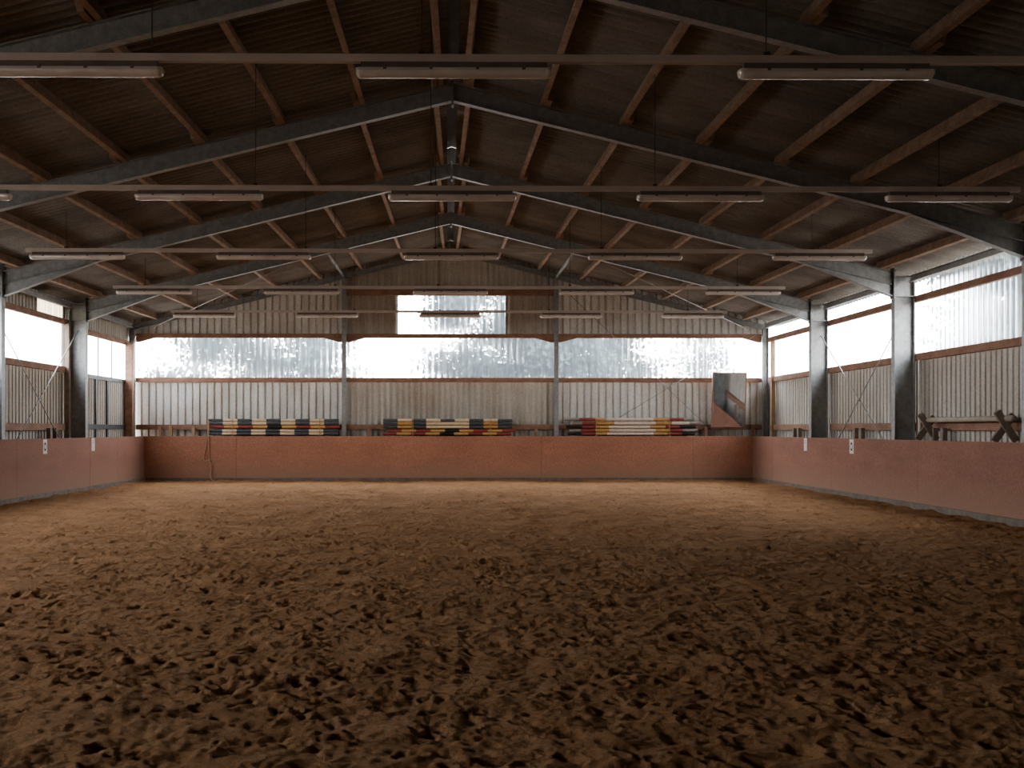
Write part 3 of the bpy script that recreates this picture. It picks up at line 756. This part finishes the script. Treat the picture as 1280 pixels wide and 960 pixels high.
# ----------------------------------------------------------------- trees outside
def tree(x, y, h, cr, lab, seed, n=2600, low=0.3):
    rng = random.Random(seed)
    t = thing('tree', lab, 'tree', (x, y, -0.25), 'trees outside the hall')
    m = MB(); m.tube([(0, 0, 0), (0.1, 0, h * 0.4), (-0.05, 0.05, h * 0.92)], [0.22, 0.15, 0.03], 8)
    tips = []
    for k in range(16):
        z = h * rng.uniform(low, 0.85); a = rng.uniform(0, 2 * PI); l = cr * rng.uniform(0.5, 1.0) * (1.15 - z / h * 0.6)
        e = Vector((math.cos(a) * l, math.sin(a) * l, z + l * 0.45))
        m.tube([(0, 0, z), tuple(Vector((0, 0, z)).lerp(e, 0.5) + Vector((0, 0, 0.1))), tuple(e)], [0.07, 0.045, 0.015], 5)
        tips += [e, Vector((0, 0, z)).lerp(e, 0.65)]
    m.build('trunk', M['bark'], t)
    f = MB()
    for k in range(int(n * 2.2)):
        c = rng.choice(tips) + Vector((rng.gauss(0, 0.42), rng.gauss(0, 0.42), rng.gauss(0, 0.36)))
        s = rng.uniform(0.06, 0.17)
        u = Vector((rng.gauss(0, 1), rng.gauss(0, 1), rng.gauss(0, 1))).normalized(); v = u.orthogonal().normalized()
        f.add([c - u * s, c + v * s * 0.6, c + u * s, c - v * s * 0.6], [(0, 1, 2, 3)])
    f.build('foliage', M['foliage'], t)
tree(-10.2, 43, 7.6, 2.0, 'bushy tree seen faintly through the far left of the end windows', 1, 1500)
tree(-8.2, 46, 8.4, 1.9, 'tree seen through the left window bay near the left corner', 2, 2200)
tree(-5.2, 44, 7.2, 1.6, 'tree seen through the left window bay beside the left steel post', 3, 2000)
tree(0.6, 42.5, 9.5, 1.9, 'dark tree seen through the middle and upper windows', 4, 3400)
tree(2.5, 44.5, 9.8, 2.3, 'dense dark tree seen through the right of the middle window', 5, 4200)
tree(4.7, 43, 7.5, 2.1, 'tree seen through the window just right of the right steel post', 6, 2600)
tree(7.6, 45, 7.6, 1.9, 'tree seen through the right window bay above the red and white poles', 7, 2000)
tree(10.6, 44, 7.0, 1.5, 'thin tree seen through the right end of the end windows', 8, 900)
tree(15.3, 28.6, 8.5, 2.4, 'dense tree outside the right wall seen through its window band', 9, 9000)
tree(18.6, 31, 9.5, 2.8, 'second tree outside the right wall, farther back', 10, 6000)

# ----------------------------------------------------------------- daylight
w = bpy.data.worlds.new('overcast_sky'); bpy.context.scene.world = w; w.use_nodes = True
nt = w.node_tree; bg = nt.nodes['Background']
tc = nt.nodes.new('ShaderNodeTexCoord'); sp = nt.nodes.new('ShaderNodeSeparateXYZ'); nt.links.new(tc.outputs['Generated'], sp.inputs[0])
nt.links.new(ramp(nt, sp.outputs['Z'], [(0.0, (1.0, 0.97, 0.94)), (0.6, (0.90, 0.93, 1.0))]), bg.inputs['Color'])
bg.inputs['Strength'].default_value = 8.0

def portal_light(name, loc, rot, sx, sy):
    l = bpy.data.lights.new(name, 'AREA'); l.shape = 'RECTANGLE'; l.size = sx; l.size_y = sy
    l.cycles.is_portal = True
    o = bpy.data.objects.new(name, l); COL.objects.link(o); o.location = loc; o.rotation_euler = rot
portal_light('window_portal', (RX, YE + 0.12, 4.1), (-PI / 2, 0, 0), 21.2, 1.5)
portal_light('window_portal', (0.13, YE + 0.12, 5.47), (-PI / 2, 0, 0), 3.7, 1.4)
ym = (RIGHT_WIN + YE) / 2
portal_light('window_portal', (WR + 0.12, ym, 4.32), (0, PI / 2, 0), 2.0, YE - RIGHT_WIN)
ym2 = (LEFT_WIN + YE) / 2
portal_light('window_portal', (WL - 0.12, ym2, 4.2), (0, -PI / 2, 0), 2.2, YE - LEFT_WIN)

# ----------------------------------------------------------------- camera
F_PX = 1335.0; YAW = 0.0099
cam = bpy.data.cameras.new('camera'); co = bpy.data.objects.new('camera', cam); COL.objects.link(co)
cam.sensor_width = 36.0; cam.sensor_fit = 'HORIZONTAL'; cam.lens = F_PX / 1280 * 36
cam.shift_x = (640 - (560 + F_PX * math.tan(YAW))) / 1280
cam.shift_y = (536 - 480) / 1280
cam.clip_end = 500
co.location = (0, 0, 1.73); co.rotation_euler = (PI / 2, 0, -YAW)
sc = bpy.context.scene; sc.camera = co
sc.view_settings.view_transform = 'AgX'
sc.view_settings.look = 'AgX - Medium High Contrast'
sc.view_settings.exposure = 1.75
sc.cycles.max_bounces = 10; sc.cycles.diffuse_bounces = 6; sc.cycles.transparent_max_bounces = 24
sc.cycles.caustics_reflective = False; sc.cycles.caustics_refractive = False
